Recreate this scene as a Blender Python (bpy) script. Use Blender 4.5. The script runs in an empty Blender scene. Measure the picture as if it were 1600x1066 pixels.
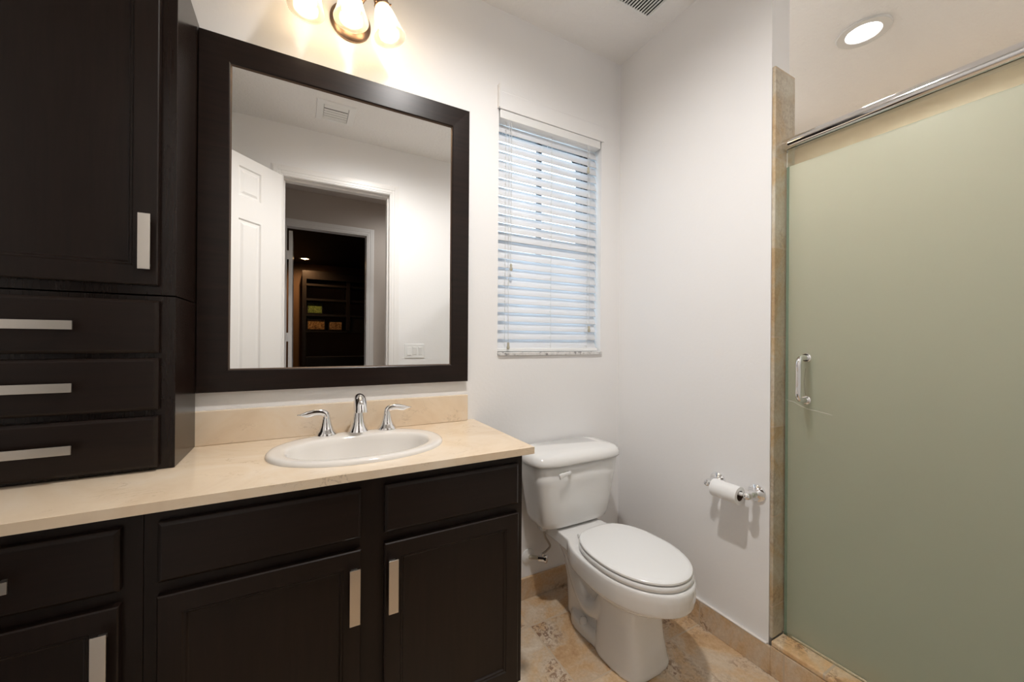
import bpy, bmesh, math, random
from mathutils import Vector, Matrix

random.seed(7)
sc = bpy.context.scene
COL = sc.collection
PI = math.pi

# ------------------------------------------------------------------ camera
F_PX, YAW, PITCH, ROLL = 606.144, math.radians(28.577), math.radians(0.0794), math.radians(0.3969)
fwd = Vector((math.sin(YAW) * math.cos(PITCH), math.cos(YAW) * math.cos(PITCH), math.sin(PITCH)))
rgt = fwd.cross(Vector((0, 0, 1))).normalized()
upv = rgt.cross(fwd)
c_, s_ = math.cos(ROLL), math.sin(ROLL)
r2, u2 = c_ * rgt + s_ * upv, -s_ * rgt + c_ * upv
cam_d = bpy.data.cameras.new('camera')
cam = bpy.data.objects.new('camera', cam_d)
COL.objects.link(cam)
cam_d.sensor_width = 36.0
cam_d.lens = F_PX / 1600.0 * 36.0
cam_d.clip_start = 0.02
cam.matrix_world = Matrix(((r2.x, u2.x, -fwd.x, 0), (r2.y, u2.y, -fwd.y, 0), (r2.z, u2.z, -fwd.z, 1.22), (0, 0, 0, 1)))
sc.camera = cam

# ------------------------------------------------------------------ sky + exposure
w = bpy.data.worlds.new('sky')
sc.world = w
w.use_nodes = True
bg = w.node_tree.nodes['Background']
bg.inputs[0].default_value = (0.68, 0.84, 1.0, 1)
bg.inputs[1].default_value = 2.6
sc.view_settings.view_transform = 'Standard'
sc.view_settings.look = 'None'
sc.view_settings.gamma = 1.0
sc.view_settings.use_curve_mapping = False
sc.view_settings.exposure = 1.2

L_VANITY = 8.0     # emission of a vanity bulb
L_SHOWER = 38.0
L_BATH_FILL = 66.0  # power of the added bathroom fill light
L_HALL_FILL = 20.0  # power of the added hall fill light
L_DARK = 30.0
WARM = (1.0, 0.80, 0.55)
NEUT = (1.0, 0.97, 0.94)

# ------------------------------------------------------------------ materials
def mat(name, col=(0.8, 0.8, 0.8), rough=0.5, metal=0.0, **kw):
    m = bpy.data.materials.new(name)
    m.use_nodes = True
    p = m.node_tree.nodes['Principled BSDF']
    p.inputs['Base Color'].default_value = (*col, 1)
    p.inputs['Roughness'].default_value = rough
    p.inputs['Metallic'].default_value = metal
    for k, v in kw.items():
        p.inputs[k.replace('_', ' ')].default_value = v
    return m

def N(m, t, **kw):
    n = m.node_tree.nodes.new(t)
    for k, v in kw.items():
        setattr(n, k, v)
    return n

def LK(m, a, b):
    m.node_tree.links.new(a, b)

def pos(m, scale=(1, 1, 1), loc=(0, 0, 0)):
    g = N(m, 'ShaderNodeNewGeometry')
    mp = N(m, 'ShaderNodeMapping')
    mp.inputs['Scale'].default_value = scale
    mp.inputs['Location'].default_value = loc
    LK(m, g.outputs['Position'], mp.inputs['Vector'])
    return mp.outputs['Vector']

def noise(m, vec, scale, detail=4, rough=0.5, dist=0.0):
    n = N(m, 'ShaderNodeTexNoise')
    n.inputs['Scale'].default_value = scale
    n.inputs['Detail'].default_value = detail
    n.inputs['Roughness'].default_value = rough
    n.inputs['Distortion'].default_value = dist
    LK(m, vec, n.inputs['Vector'])
    return n.outputs['Fac']

def ramp(m, fac, stops):
    r = N(m, 'ShaderNodeValToRGB')
    e = r.color_ramp.elements
    while len(e) < len(stops):
        e.new(0.5)
    for i, (p, c) in enumerate(stops):
        e[i].position = p
        e[i].color = (*c, 1) if len(c) == 3 else c
    LK(m, fac, r.inputs['Fac'])
    return r.outputs['Color']

def mixc(m, fac, a, b, mode='MIX'):
    x = N(m, 'ShaderNodeMix', data_type='RGBA', blend_type=mode)
    for sock, v in ((x.inputs[0], fac), (x.inputs[6], a), (x.inputs[7], b)):
        if isinstance(v, (int, float)):
            sock.default_value = v
        elif isinstance(v, tuple):
            sock.default_value = (*v, 1)
        else:
            LK(m, v, sock)
    return x.outputs[2]

def bump(m, fac, strength, dist=0.001):
    b = N(m, 'ShaderNodeBump')
    b.inputs['Strength'].default_value = strength
    b.inputs['Distance'].default_value = dist
    LK(m, fac, b.inputs['Height'])
    LK(m, b.outputs['Normal'], m.node_tree.nodes['Principled BSDF'].inputs['Normal'])

def P(m):
    return m.node_tree.nodes['Principled BSDF']

def paint(name, col, tex=70, st=0.25, rough=0.62):
    m = mat(name, col, rough)
    bump(m, noise(m, pos(m), tex, 3, 0.55), st, 0.004)
    return m

M_WALL = paint('wall_paint', (0.875, 0.865, 0.86), 80, 0.10)
M_CEIL = paint('ceiling_paint', (0.87, 0.855, 0.84), 60, 1.0, 0.75)
M_HALL = paint('hall_paint', (0.60, 0.54, 0.49), 80, 0.1)
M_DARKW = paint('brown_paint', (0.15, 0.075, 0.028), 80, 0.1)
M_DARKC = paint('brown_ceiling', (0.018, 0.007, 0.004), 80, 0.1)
M_TRIM = mat('white_trim', (0.84, 0.82, 0.80), 0.35)
M_RING = mat('light_trim', (0.66, 0.66, 0.65), 0.35)
M_WHITEP = mat('white_plastic', (0.86, 0.86, 0.85), 0.35)

def wood(name, c1, c2, rough, axis=2, coat=0.0, bs=0.04):
    m = mat(name, c1, rough)
    sc3 = [26, 26, 26]
    sc3[axis] = 1.6
    f = noise(m, pos(m, tuple(sc3)), 3.0, 5, 0.6, 0.3)
    LK(m, ramp(m, f, [(0.3, c1), (0.7, c2)]), P(m).inputs['Base Color'])
    f2 = noise(m, pos(m, tuple(v * 4 for v in sc3)), 3.0, 2)
    bump(m, f2, bs, 0.0004)
    P(m).inputs['Coat Weight'].default_value = coat
    P(m).inputs['Specular IOR Level'].default_value = 0.27
    P(m).inputs['Coat Roughness'].default_value = 0.12
    return m

ESP1, ESP2 = (0.0092, 0.0048, 0.0034), (0.0140, 0.0076, 0.0052)
M_WOODV = wood('espresso_wood', ESP1, ESP2, 0.36, 2)
M_WOODH = wood('espresso_wood_horizontal', ESP1, ESP2, 0.36, 0)
M_FRAMEW = wood('mirror_frame_wood', (0.0075, 0.0036, 0.0025), (0.0160, 0.0080, 0.0052), 0.32, 0)
M_SIDE = wood('espresso_side_panel', ESP1, ESP2, 0.24, 2, bs=0.0)
M_BLACKW = mat('black_shelf_wood', (0.020, 0.014, 0.010), 0.35)

M_NICKEL = mat('brushed_nickel', (0.66, 0.62, 0.57), 0.30, 1.0)
M_CHROME = mat('chrome', (0.86, 0.86, 0.87), 0.06, 1.0)
M_BRONZE = mat('satin_bronze', (0.30, 0.20, 0.14), 0.32, 1.0)
M_PORC = mat('porcelain', (0.82, 0.81, 0.795), 0.09, 0.0, Coat_Weight=0.4)
M_SEAT = mat('seat_plastic', (0.85, 0.85, 0.845), 0.16)
M_SINK = mat('sink_porcelain', (0.80, 0.765, 0.72), 0.08, 0.0, Coat_Weight=0.4)
M_DARK = mat('black_gap', (0.01, 0.01, 0.01), 0.7)
M_RUBBER = mat('dark_rubber', (0.03, 0.025, 0.02), 0.5)
M_PAPER = mat('tissue_paper', (0.86, 0.855, 0.85), 0.9)
M_CARD = mat('cardboard_core', (0.09, 0.05, 0.03), 0.9)
M_BRASS = mat('aged_pipe', (0.55, 0.50, 0.40), 0.4, 0.1)
M_HOSE = mat('braided_hose', (0.45, 0.41, 0.37), 0.4, 0.6)
M_MIRROR = mat('mirror_glass', (0.93, 0.935, 0.93), 0.0, 1.0)
M_BRZWIN = mat('dark_bronze_frame', (0.02, 0.024, 0.028), 0.4)
M_TASSEL = mat('beige_tassel', (0.46, 0.43, 0.34), 0.5)
M_CORD = mat('white_cord', (0.72, 0.72, 0.70), 0.8)
M_GROUT = mat('caulk', (0.80, 0.76, 0.72), 0.7)

def marble():
    m = mat('cream_marble', (0.8, 0.68, 0.55), 0.13)
    v = pos(m, (1, 1, 1))
    big = noise(m, v, 4.0, 4, 0.6, 0.8)
    base = ramp(m, big, [(0.25, (0.72, 0.55, 0.38)), (0.5, (0.81, 0.66, 0.49)), (0.8, (0.87, 0.77, 0.65))])
    n1 = noise(m, pos(m, (1.4, 2.4, 2)), 3.2, 7, 0.62, 1.6)
    vein = ramp(m, n1, [(0.492, (0, 0, 0)), (0.50, (1, 1, 1)), (0.508, (0, 0, 0))])
    n2 = noise(m, v, 9.0, 3)
    mask = ramp(m, n2, [(0.46, (0, 0, 0)), (0.62, (0.5, 0.5, 0.5))])
    f = mixc(m, 1.0, vein, mask, 'MULTIPLY')
    LK(m, mixc(m, f, base, (0.36, 0.25, 0.16)), P(m).inputs['Base Color'])
    return m
M_MARBLE = marble()

def travertine(name, bw, bh, off, axes='xy', tint=(1, 1, 1), mortar=0.004, rough=0.32, gr=(0.56, 0.44, 0.32), sk=0.85):
    m = mat(name, (0.5, 0.4, 0.3), rough)
    g = N(m, 'ShaderNodeNewGeometry')
    sp = N(m, 'ShaderNodeSeparateXYZ')
    LK(m, g.outputs['Position'], sp.inputs[0])
    cb = N(m, 'ShaderNodeCombineXYZ')
    idx = {'x': 0, 'y': 1, 'z': 2}
    for i, a in enumerate(axes):
        ad = N(m, 'ShaderNodeMath', operation='SUBTRACT')
        LK(m, sp.outputs[idx[a]], ad.inputs[0])
        ad.inputs[1].default_value = off[i]
        LK(m, ad.outputs[0], cb.inputs[i])
    br = N(m, 'ShaderNodeTexBrick', offset=0.0, squash=1.0)
    br.inputs['Scale'].default_value = 1.0
    br.inputs['Mortar Size'].default_value = mortar
    br.inputs['Mortar Smooth'].default_value = 0.3
    br.inputs['Bias'].default_value = 0.0
    br.inputs['Brick Width'].default_value = bw
    br.inputs['Row Height'].default_value = bh
    br.inputs['Color1'].default_value = (0, 0, 0, 1)
    br.inputs['Color2'].default_value = (1, 1, 1, 1)
    br.inputs['Mortar'].default_value = (0.5, 0.5, 0.5, 1)
    LK(m, cb.outputs[0], br.inputs['Vector'])
    # shift the stone pattern from tile to tile
    rnd = N(m, 'ShaderNodeVectorMath', operation='SCALE')
    LK(m, br.outputs['Color'], rnd.inputs[0])
    rnd.inputs['Scale'].default_value = 7.0
    av = N(m, 'ShaderNodeVectorMath', operation='ADD')
    LK(m, g.outputs['Position'], av.inputs[0])
    LK(m, rnd.outputs[0], av.inputs[1])
    v = av.outputs[0]
    T = lambda c: tuple(c[i] * tint[i] for i in range(3))
    b1 = ramp(m, noise(m, v, 5.0, 6, 0.6, 0.9), [(0.30, T((0.50, 0.26, 0.10))), (0.43, T((0.66, 0.42, 0.21))), (0.52, T((0.66, 0.51, 0.36))), (0.66, T((0.78, 0.68, 0.56)))])
    fine = noise(m, v, 90.0, 4, 0.7)
    b2 = mixc(m, 0.30, b1, ramp(m, fine, [(0.3, T((0.30, 0.21, 0.13))), (0.7, T((0.70, 0.60, 0.48)))]))
    pat = ramp(m, noise(m, v, 5.0, 2), [(0.50, (0, 0, 0)), (0.60, (1, 1, 1))])
    spk = ramp(m, noise(m, v, 55.0, 3, 0.7, 0.6), [(0.49, (0, 0, 0)), (0.57, (sk, sk, sk))])
    f = mixc(m, 1.0, pat, spk, 'MULTIPLY')
    b3 = mixc(m, f, b2, T((0.24, 0.13, 0.075)))
    hv = mixc(m, 0.22, b3, br.outputs['Color'], 'SOFT_LIGHT')
    LK(m, mixc(m, br.outputs['Fac'], hv, gr), P(m).inputs['Base Color'])
    sub = N(m, 'ShaderNodeMath', operation='SUBTRACT')
    LK(m, fine, sub.inputs[0])
    LK(m, br.outputs['Fac'], sub.inputs[1])
    bump(m, sub.outputs[0], 0.18, 0.0015)
    return m

M_FLOOR = travertine('travertine_floor', 0.333, 0.333, (0.87, 1.42), 'xy')
M_BASEX = travertine('travertine_base_x', 0.333, 9.0, (0.871, -3.0), 'xz')
M_BASEY = travertine('travertine_base_y', 0.333, 9.0, (1.083 - 0.333 * 8, -3.0), 'yz', mortar=0.003)
M_CURB = travertine('travertine_curb', 9.0, 0.5, (-3.0, 0.63 - 4.0), 'xy', (1.14, 1.10, 1.0))
M_JAMB = travertine('travertine_jamb', 9.0, 0.333, (-3.0, 0.128 + 0.333 * 0.35), 'xz', (0.86, 0.93, 0.95), 0.003, sk=0.3)
def shower_tile(name, c1, c2):
    m = mat(name, c1, .35)
    LK(m, ramp(m, noise(m, pos(m), 6, 4, .6, .6), [(.35, c1), (.7, c2)]), P(m).inputs['Base Color'])
    return m
M_SHW = shower_tile('shower_tile', (.68, .54, .39), (.75, .62, .46))
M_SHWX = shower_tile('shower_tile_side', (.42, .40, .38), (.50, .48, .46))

def emis(name, col, st):
    m = bpy.data.materials.new(name)
    m.use_nodes = True
    nt = m.node_tree
    nt.nodes.clear()
    e = nt.nodes.new('ShaderNodeEmission')
    e.inputs[0].default_value = (*col, 1)
    e.inputs[1].default_value = st
    o = nt.nodes.new('ShaderNodeOutputMaterial')
    nt.links.new(e.outputs[0], o.inputs[0])
    return m

def shader_mix(name, parts):
    """parts: list of (weight-so-far fac, node) nested mixes"""
    m = bpy.data.materials.new(name)
    m.use_nodes = True
    nt = m.node_tree
    nt.nodes.clear()
    out = nt.nodes.new('ShaderNodeOutputMaterial')
    prev = None
    for kind, col, rough, fac in parts:
        n = nt.nodes.new('ShaderNodeBsdf' + kind)
        n.inputs['Color'].default_value = (*col, 1)
        if 'Roughness' in n.inputs:
            n.inputs['Roughness'].default_value = rough
        if prev is None:
            prev = n.outputs[0]
        else:
            mx = nt.nodes.new('ShaderNodeMixShader')
            if fac == 'fresnel':
                fr = nt.nodes.new('ShaderNodeFresnel')
                fr.inputs[0].default_value = 1.45
                nt.links.new(fr.outputs[0], mx.inputs[0])
            else:
                mx.inputs[0].default_value = fac
            nt.links.new(prev, mx.inputs[1])
            nt.links.new(n.outputs[0], mx.inputs[2])
            prev = mx.outputs[0]
    nt.links.new(prev, out.inputs[0])
    return m

M_CLEAR = shader_mix('clear_glass', [('Transparent', (0.93, 0.96, 0.93), 0, 0), ('Glossy', (1, 1, 1), 0.0, 'fresnel')])
M_WINGLASS = shader_mix('window_glass', [('Transparent', (0.95, 0.97, 0.97), 0, 0), ('Glossy', (1, 1, 1), 0.0, 'fresnel')])
M_FROST = shader_mix('frosted_glass', [('Translucent', (1.0, 0.93, 0.83), 0, 0), ('Transparent', (0.90, 0.92, 0.88), 0, 0.08), ('Refraction', (0.96, 0.95, 0.91), 0.36, 0.26), ('Diffuse', (0.24, 0.46, 0.41), 0.5, 0.16), ('Glossy', (0.9, 1, 0.92), 0.32, 'fresnel')])
M_GLEDGE = mat('glass_edge', (0.20, 0.26, 0.19), 0.2)
M_SHADE = shader_mix('ribbed_glass_shade', [('Transparent', (1, 0.97, 0.92), 0, 0), ('Translucent', (0.95, 0.90, 0.80), 0, 0.40), ('Glossy', (1, 1, 1), 0.08, 0.10)])
M_SLAT = shader_mix('blind_slat', [('Diffuse', (0.82, 0.82, 0.83), 0, 0), ('Translucent', (0.82, 0.84, 0.88), 0, 0.22), ('Glossy', (1, 1, 1), 0.35, 0.05)])

# ------------------------------------------------------------------ mesh helpers
def BM():
    return bmesh.new()

def box(bm, x0, x1, y0, y1, z0, z1):
    v = [bm.verts.new(p) for p in ((x0, y0, z0), (x1, y0, z0), (x1, y1, z0), (x0, y1, z0), (x0, y0, z1), (x1, y0, z1), (x1, y1, z1), (x0, y1, z1))]
    for f in ((0, 3, 2, 1), (4, 5, 6, 7), (0, 1, 5, 4), (1, 2, 6, 5), (2, 3, 7, 6), (3, 0, 4, 7)):
        bm.faces.new([v[i] for i in f])

def loft(bm, rings, cap0=True, cap1=True, closed=True):
    R = [[bm.verts.new(p) for p in r] for r in rings]
    n = len(R[0])
    for a, b in zip(R[:-1], R[1:]):
        for i in range(n if closed else n - 1):
            j = (i + 1) % n
            bm.faces.new((a[i], a[j], b[j], b[i]))
    if cap0:
        bm.faces.new(list(reversed(R[0])))
    if cap1:
        bm.faces.new(R[-1])

def lathe(bm, prof, org=(0, 0, 0), axis=(0, 0, 1), n=32, ribs=0, rib=0.0, cap0=True, cap1=True):
    ax = Vector(axis).normalized()
    t = Vector((1, 0, 0)) if abs(ax.x) < 0.9 else Vector((0, 1, 0))
    a = ax.cross(t).normalized()
    b = ax.cross(a)
    o = Vector(org)
    rings = []
    for r, h in prof:
        ring = []
        for i in range(n):
            th = 2 * PI * i / n
            rr = r + (rib * (1 if i % 2 else -1) if ribs else 0)
            ring.append(o + ax * h + (a * math.cos(th) + b * math.sin(th)) * rr)
        rings.append(ring)
    loft(bm, rings, cap0, cap1)

def cyl(bm, p0, p1, r, n=20, r1=None):
    p0, p1 = Vector(p0), Vector(p1)
    lathe(bm, [(r, 0), (r if r1 is None else r1, (p1 - p0).length)], p0, p1 - p0, n)

def tube(bm, pts, rads, n=12, flat=None):
    pts = [Vector(p) for p in pts]
    if isinstance(rads, (int, float)):
        rads = [rads] * len(pts)
    rings = []
    prevn = None
    for i, p in enumerate(pts):
        d = (pts[min(i + 1, len(pts) - 1)] - pts[max(i - 1, 0)]).normalized()
        if prevn is None:
            t = Vector((0, 0, 1)) if abs(d.z) < 0.9 else Vector((0, 1, 0))
            a = (t - d * t.dot(d)).normalized()
        else:
            a = (prevn - d * prevn.dot(d)).normalized()
        prevn = a
        b = d.cross(a)
        rr = rads[i]
        ra, rb = (rr if isinstance(rr, tuple) else (rr, rr))
        rings.append([p + a * math.cos(2 * PI * k / n) * ra + b * math.sin(2 * PI * k / n) * rb for k in range(n)])
    loft(bm, rings)

def spline(ctrl, m=8):
    P_ = [Vector(c) for c in ctrl]
    P_ = [P_[0] * 2 - P_[1]] + P_ + [P_[-1] * 2 - P_[-2]]
    out = []
    for i in range(1, len(P_) - 2):
        for k in range(m):
            t = k / m
            a, b, c, d = P_[i - 1], P_[i], P_[i + 1], P_[i + 2]
            out.append(0.5 * ((2 * b) + (c - a) * t + (2 * a - 5 * b + 4 * c - d) * t * t + (3 * b - a - 3 * c + d) * t ** 3))
    out.append(P_[-2])
    return out

def super_ring(cx, cy, z, hx, hyf, hyb=None, n=48, e=2.0, eb=None):
    """outline in the XY plane; front is -y"""
    hyb = hyf if hyb is None else hyb
    eb = e if eb is None else eb
    out = []
    for i in range(n):
        t = 2 * PI * i / n
        c, s = math.cos(t), math.sin(t)
        ee = e if s < 0 else eb
        x = hx * math.copysign(abs(c) ** (2 / ee), c)
        y = math.copysign(abs(s) ** (2 / ee), s) * (hyf if s < 0 else hyb)
        out.append((cx + x, cy + y, z))
    return out

def torus(bm, c, axis, R, r, n=40, m=10):
    ax = Vector(axis).normalized()
    t = Vector((1, 0, 0)) if abs(ax.x) < 0.9 else Vector((0, 1, 0))
    a = ax.cross(t).normalized(); b = ax.cross(a); c = Vector(c)
    V = []
    for i in range(n):
        d = a * math.cos(2 * PI * i / n) + b * math.sin(2 * PI * i / n)
        V.append([bm.verts.new(c + d * (R + r * math.cos(2 * PI * k / m)) + ax * r * math.sin(2 * PI * k / m)) for k in range(m)])
    for i in range(n):
        for k in range(m):
            bm.faces.new((V[i][k], V[(i + 1) % n][k], V[(i + 1) % n][(k + 1) % m], V[i][(k + 1) % m]))

def root_of(o):
    v = Vector((0, 0, 0))
    while o is not None:
        v += o.location
        o = o.parent
    return v

def obj(name, bm, m, parent=None, bevel=0.0, seg=2, smooth=False, local=False, label=None, mods=None, ang=0.6):
    me = bpy.data.meshes.new(name)
    bmesh.ops.recalc_face_normals(bm, faces=bm.faces[:])
    bm.to_mesh(me)
    bm.free()
    o = bpy.data.objects.new(name, me)
    COL.objects.link(o)
    ms = m if isinstance(m, (list, tuple)) else [m]
    for mm in ms:
        me.materials.append(mm)
    if parent is not None:
        o.parent = parent
        if not local:
            off = root_of(parent)
            me.transform(Matrix.Translation(-off))
    if mods:
        mods(o)
    if bevel:
        b = o.modifiers.new('bevel', 'BEVEL')
        b.width = bevel
        b.segments = seg
        b.limit_method = 'ANGLE'
        b.angle_limit = 0.5
        b.harden_normals = False
    if smooth:
        me.polygons.foreach_set('use_smooth', [True] * len(me.polygons))
        if smooth != 'all':
            try:
                me.set_sharp_from_angle(angle=ang)
            except Exception:
                pass
    if label:
        o['label'] = label
    return o

def thing(name, label, cat, loc=(0, 0, 0), rotz=0.0, group=None):
    o = bpy.data.objects.new(name, None)
    COL.objects.link(o)
    o.empty_display_size = 0.1
    o.location = loc
    o.rotation_euler = (0, 0, rotz)
    o['label'] = label
    o['category'] = cat
    if group:
        o['group'] = group
    return o

def tag(o, label, cat, group=None):
    o['label'] = label
    o['category'] = cat
    if group:
        o['group'] = group
    return o

def struct(name, bm, m, parent=None, label=None, **kw):
    o = obj(name, bm, m, parent, **kw)
    if parent is None:
        o['kind'] = 'structure'
        if label:
            o['label'] = label
    return o

# ------------------------------------------------------------------ room dimensions
YB = 1.59          # back wall face
XR = 1.535         # toilet-side wall face
XL = -0.86         # left wall face
YO = -0.012        # opposite (door) wall face
ZC = 2.743
WX0, WX1, WZ0, WZ1 = 0.790, 1.402, 1.168, 2.300      # window opening
DX0, DX1, DZ = -0.113, 0.612, 2.375                   # bathroom doorway
YM = 1.578         # mirror plane
XS = 3.31          # far shower wall
JY = 0.808         # end of toilet-side wall
JX = 1.655

# floor, ceilings
bm = BM(); box(bm, XL - .1, XR + .2, YO - .13, YB + .2, -0.1, 0); struct('floor', bm, M_FLOOR)
bm = BM(); box(bm, XL - .1, XS + .1, YO - .13, YB + .2, ZC, ZC + .1); struct('ceiling', bm, M_CEIL)

# back wall with the window opening
bm = BM()
T = 0.20
box(bm, XL - .1, WX0, YB, YB + T, 0, ZC)
box(bm, WX1, XS + .1, YB, YB + T, 0, ZC)
box(bm, WX0, WX1, YB, YB + T, 0, WZ0)
box(bm, WX0, WX1, YB, YB + T, WZ1, ZC)
bmesh.ops.remove_doubles(bm, verts=bm.verts[:], dist=1e-5)
struct('wall_back', bm, M_WALL)

# toilet-side wall
bm = BM(); box(bm, XR, JX, JY, YB, 0, ZC); struct('wall_right', bm, M_WALL)
# left wall
bm = BM(); box(bm, XL - .1, XL, YO - .13, YB, 0, ZC); struct('wall_left', bm, M_WALL)
# opposite wall with doorway
bm = BM()
YO2 = YO - .13
box(bm, XL, DX0 - .02, YO2, YO, 0, ZC)
box(bm, DX1 + .02, XS + .1, YO2, YO, 0, ZC)
box(bm, DX0 - .02, DX1 + .02, YO2, YO, DZ + .02, ZC)
struct('wall_front', bm, M_WALL)
# shower enclosure walls
bm = BM(); box(bm, XS, XS + .1, YO, YB, 0, ZC); struct('wall_shower_end', bm, M_SHW)
bm = BM(); box(bm, JX, XS, YB - .012, YB - .0005, 0, 2.25); struct('wall_shower_back', bm, M_SHWX)
bm = BM(); box(bm, JX, JX + .02, JY, YB - .012, 0.0, 2.25); struct('wall_shower_side', bm, M_SHW)
bm = BM(); box(bm, 1.68, XS, YO + .0005, YO + .012, 0, 2.25); struct('wall_shower_front', bm, M_SHWX)
bm = BM(); box(bm, JX + .02, XS, YO, YB, -.1, 0.02); struct('floor_shower', bm, mat('shower_floor', (.20, .27, .22), .5))

# jamb tiles at the end of the toilet-side wall
bm = BM(); box(bm, XR + .003, 1.675, JY - .012, JY, .128, 2.25)
struct('trim_1', bm, M_JAMB, label='tan travertine tiles up the shower jamb', bevel=.003)

# baseboards
bm = BM(); box(bm, 0.648, XR, YB - .012, YB, 0, 0.10); struct('baseboard_back', bm, M_BASEX, bevel=.002)
bm = BM(); box(bm, XR - .012, XR - .0003, JY - .012, YB - .012, 0, 0.102); struct('baseboard_right', bm, M_BASEY, bevel=.002)
bm = BM()
box(bm, XR - .013, XR - .0003, JY + .002, YB - .012, .1022, .108)
struct('trim_2', bm, M_GROUT, bevel=.002, label='white caulk line on the tile baseboard')

# shower curb
bm = BM(); box(bm, XR - .012, 1.668, YO, JY - .0125, 0, .106)
curb = struct('trim_3', bm, M_BASEY, label='travertine curb of the shower')
bm = BM(); box(bm, XR - .010, 1.672, YO, JY - .0125, .106, .128)
struct('curb_cap', bm, M_CURB, curb, bevel=.007, seg=3)
curb2 = bpy.data.objects['curb_cap']

# ------------------------------------------------------------------ shower door
door = thing('shower_door', 'wide frosted glass shower door with chrome top rail and D handle', 'shower door', (1.612, 0.79, 0.13))
GX0, GX1 = 1.607, 1.615
GY0, GY1 = 0.0, 0.792
GZ0, GZ1, GZF = 0.130, 1.948, 1.884
bm = BM(); box(bm, GX0, GX1, GY0, GY1 - .010, GZ0 + .006, GZF)
obj('frosted_pane', bm, M_FROST, door)
bm = BM(); box(bm, GX0, GX1, GY0, GY1, GZF + .0003, GZ1); obj('clear_strip', bm, M_CLEAR, door, label='clear unfrosted strip under the rail')
bm = BM(); box(bm, GX0, GX1, GY1 - .0098, GY1, GZ0, GZF); obj('glass_edge', bm, M_GLEDGE, door, label='green polished glass edge', bevel=.001)
# rounded header rail along y
bm = BM()
prof = []
zc, hz = 1.966, 0.021
for i in range(17):
    t = PI * i / 16
    prof.append((1.600 - 0.020 * math.sin(t) ** 0.8 if 0 < i < 16 else 1.600, zc + hz * math.cos(t)))
prof += [(1.622, zc - hz), (1.624, zc + hz - .004), (1.620, zc + hz)]
rings = [[(x, y, z) for x, z in prof] for y in (YO + .012, JY - .0125)]
loft(bm, rings)
obj('top_rail', bm, M_CHROME, door, smooth=True, label='rounded chrome header rail')
bm = BM(); box(bm, 1.600, 1.622, YO + .012, JY - .013, .1285, .1365); obj('bottom_sweep', bm, M_CLEAR, door, bevel=.002)
# handle: a D bar outside, another inside
hy, hz0, hz1 = 0.722, 1.016, 1.169
bm = BM()
xo = 1.552
tube(bm, spline([(1.606, hy, hz1), (1.578, hy, hz1), (1.562, hy, hz1 - .004), (xo, hy, hz1 - .02), (xo, hy, hz1 - .05), (xo, hy, (hz0 + hz1) / 2), (xo, hy, hz0 + .05), (xo, hy, hz0 + .02), (1.562, hy, hz0 + .004), (1.578, hy, hz0), (1.606, hy, hz0)], 6), .0095, 16)
obj('handle', bm, M_CHROME, door, smooth='all', label='chrome D handle')
for z in (hz0, hz1):
    bm = BM(); lathe(bm, [(.014, 0), (.0155, .002), (.0155, .004), (.013, .006)], (1.6065, hy, z), (-1, 0, 0), 24)
    obj('handle_washer', bm, M_CHROME, door, smooth=True)
bm = BM()
xi = 1.670
tube(bm, spline([(1.616, hy, hz1), (1.645, hy, hz1), (1.660, hy, hz1 - .004), (xi, hy, hz1 - .02), (xi, hy, hz0 + .02), (1.660, hy, hz0 + .004), (1.645, hy, hz0), (1.616, hy, hz0)], 6), .0095, 16)
obj('handle', bm, M_CHROME, door, smooth='all')
bm = BM()
sx = 1.6066
tube(bm, [(sx, .786, 1.008), (sx, .762, 1.003), (sx, .74, .992), (sx, .72, .984), (sx, .69, .981), (sx, .66, .977), (sx, .645, .973)], .0006, 6)
obj('scratch', bm, M_GROUT, door, label='thin pale scratch beside the handle')
bm = BM()
tube(bm, [(sx, .725, 1.13), (sx, .727, 1.11), (sx, .730, 1.08), (sx, .727, 1.05), (sx, .724, 1.03)], .0006, 6)
obj('scratch', bm, M_HOSE, door)

# ------------------------------------------------------------------ window
win = bpy.data.objects.new('window_1', None); COL.objects.link(win); win.location = (1.096, YB, WZ0); win['kind'] = 'structure'; win['label'] = 'dark framed window behind the white blinds'
FY = YB + .115
bm = BM()
fw_ = .045
box(bm, WX0, WX0 + fw_, FY, FY + .05, WZ0, WZ1)
box(bm, WX1 - fw_, WX1, FY, FY + .05, WZ0, WZ1)
box(bm, WX0 + fw_, WX1 - fw_, FY, FY + .05, WZ1 - fw_, WZ1)
box(bm, WX0 + fw_, WX1 - fw_, FY, FY + .05, WZ0, WZ0 + fw_)
zm = 1.735
box(bm, WX0 + fw_, WX1 - fw_, FY - .01, FY + .05, zm - .022, zm + .022)
obj('window_frame', bm, M_BRZWIN, win, bevel=.002)
bm = BM()
for xx in (1.096,):
    box(bm, xx - .011, xx + .011, FY + .012, FY + .036, WZ0 + fw_, zm - .022)
    box(bm, xx - .011, xx + .011, FY + .012, FY + .036, zm + .022, WZ1 - fw_)
obj('muntin', bm, M_BRZWIN, win)
bm = BM(); box(bm, WX0 + fw_, WX1 - fw_, FY + .037, FY + .041, WZ0 + fw_, WZ1 - fw_); obj('glass', bm, M_WINGLASS, win)
bm = BM(); box(bm, WX0 - .0, WX1 + .004, YB - .010, FY, WZ0 - .014, WZ0 + .003)
m_sill = mat('sill_marble', (0.72, 0.71, 0.70), 0.2)
LK(m_sill, ramp(m_sill, noise(m_sill, pos(m_sill), 45, 4, .6), [(0.42, (.74, .73, .72)), (0.56, (.66, .65, .64)), (0.64, (.30, .29, .29))]), P(m_sill).inputs['Base Color'])
obj('window_sill', bm, m_sill, win, bevel=.003)

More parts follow.
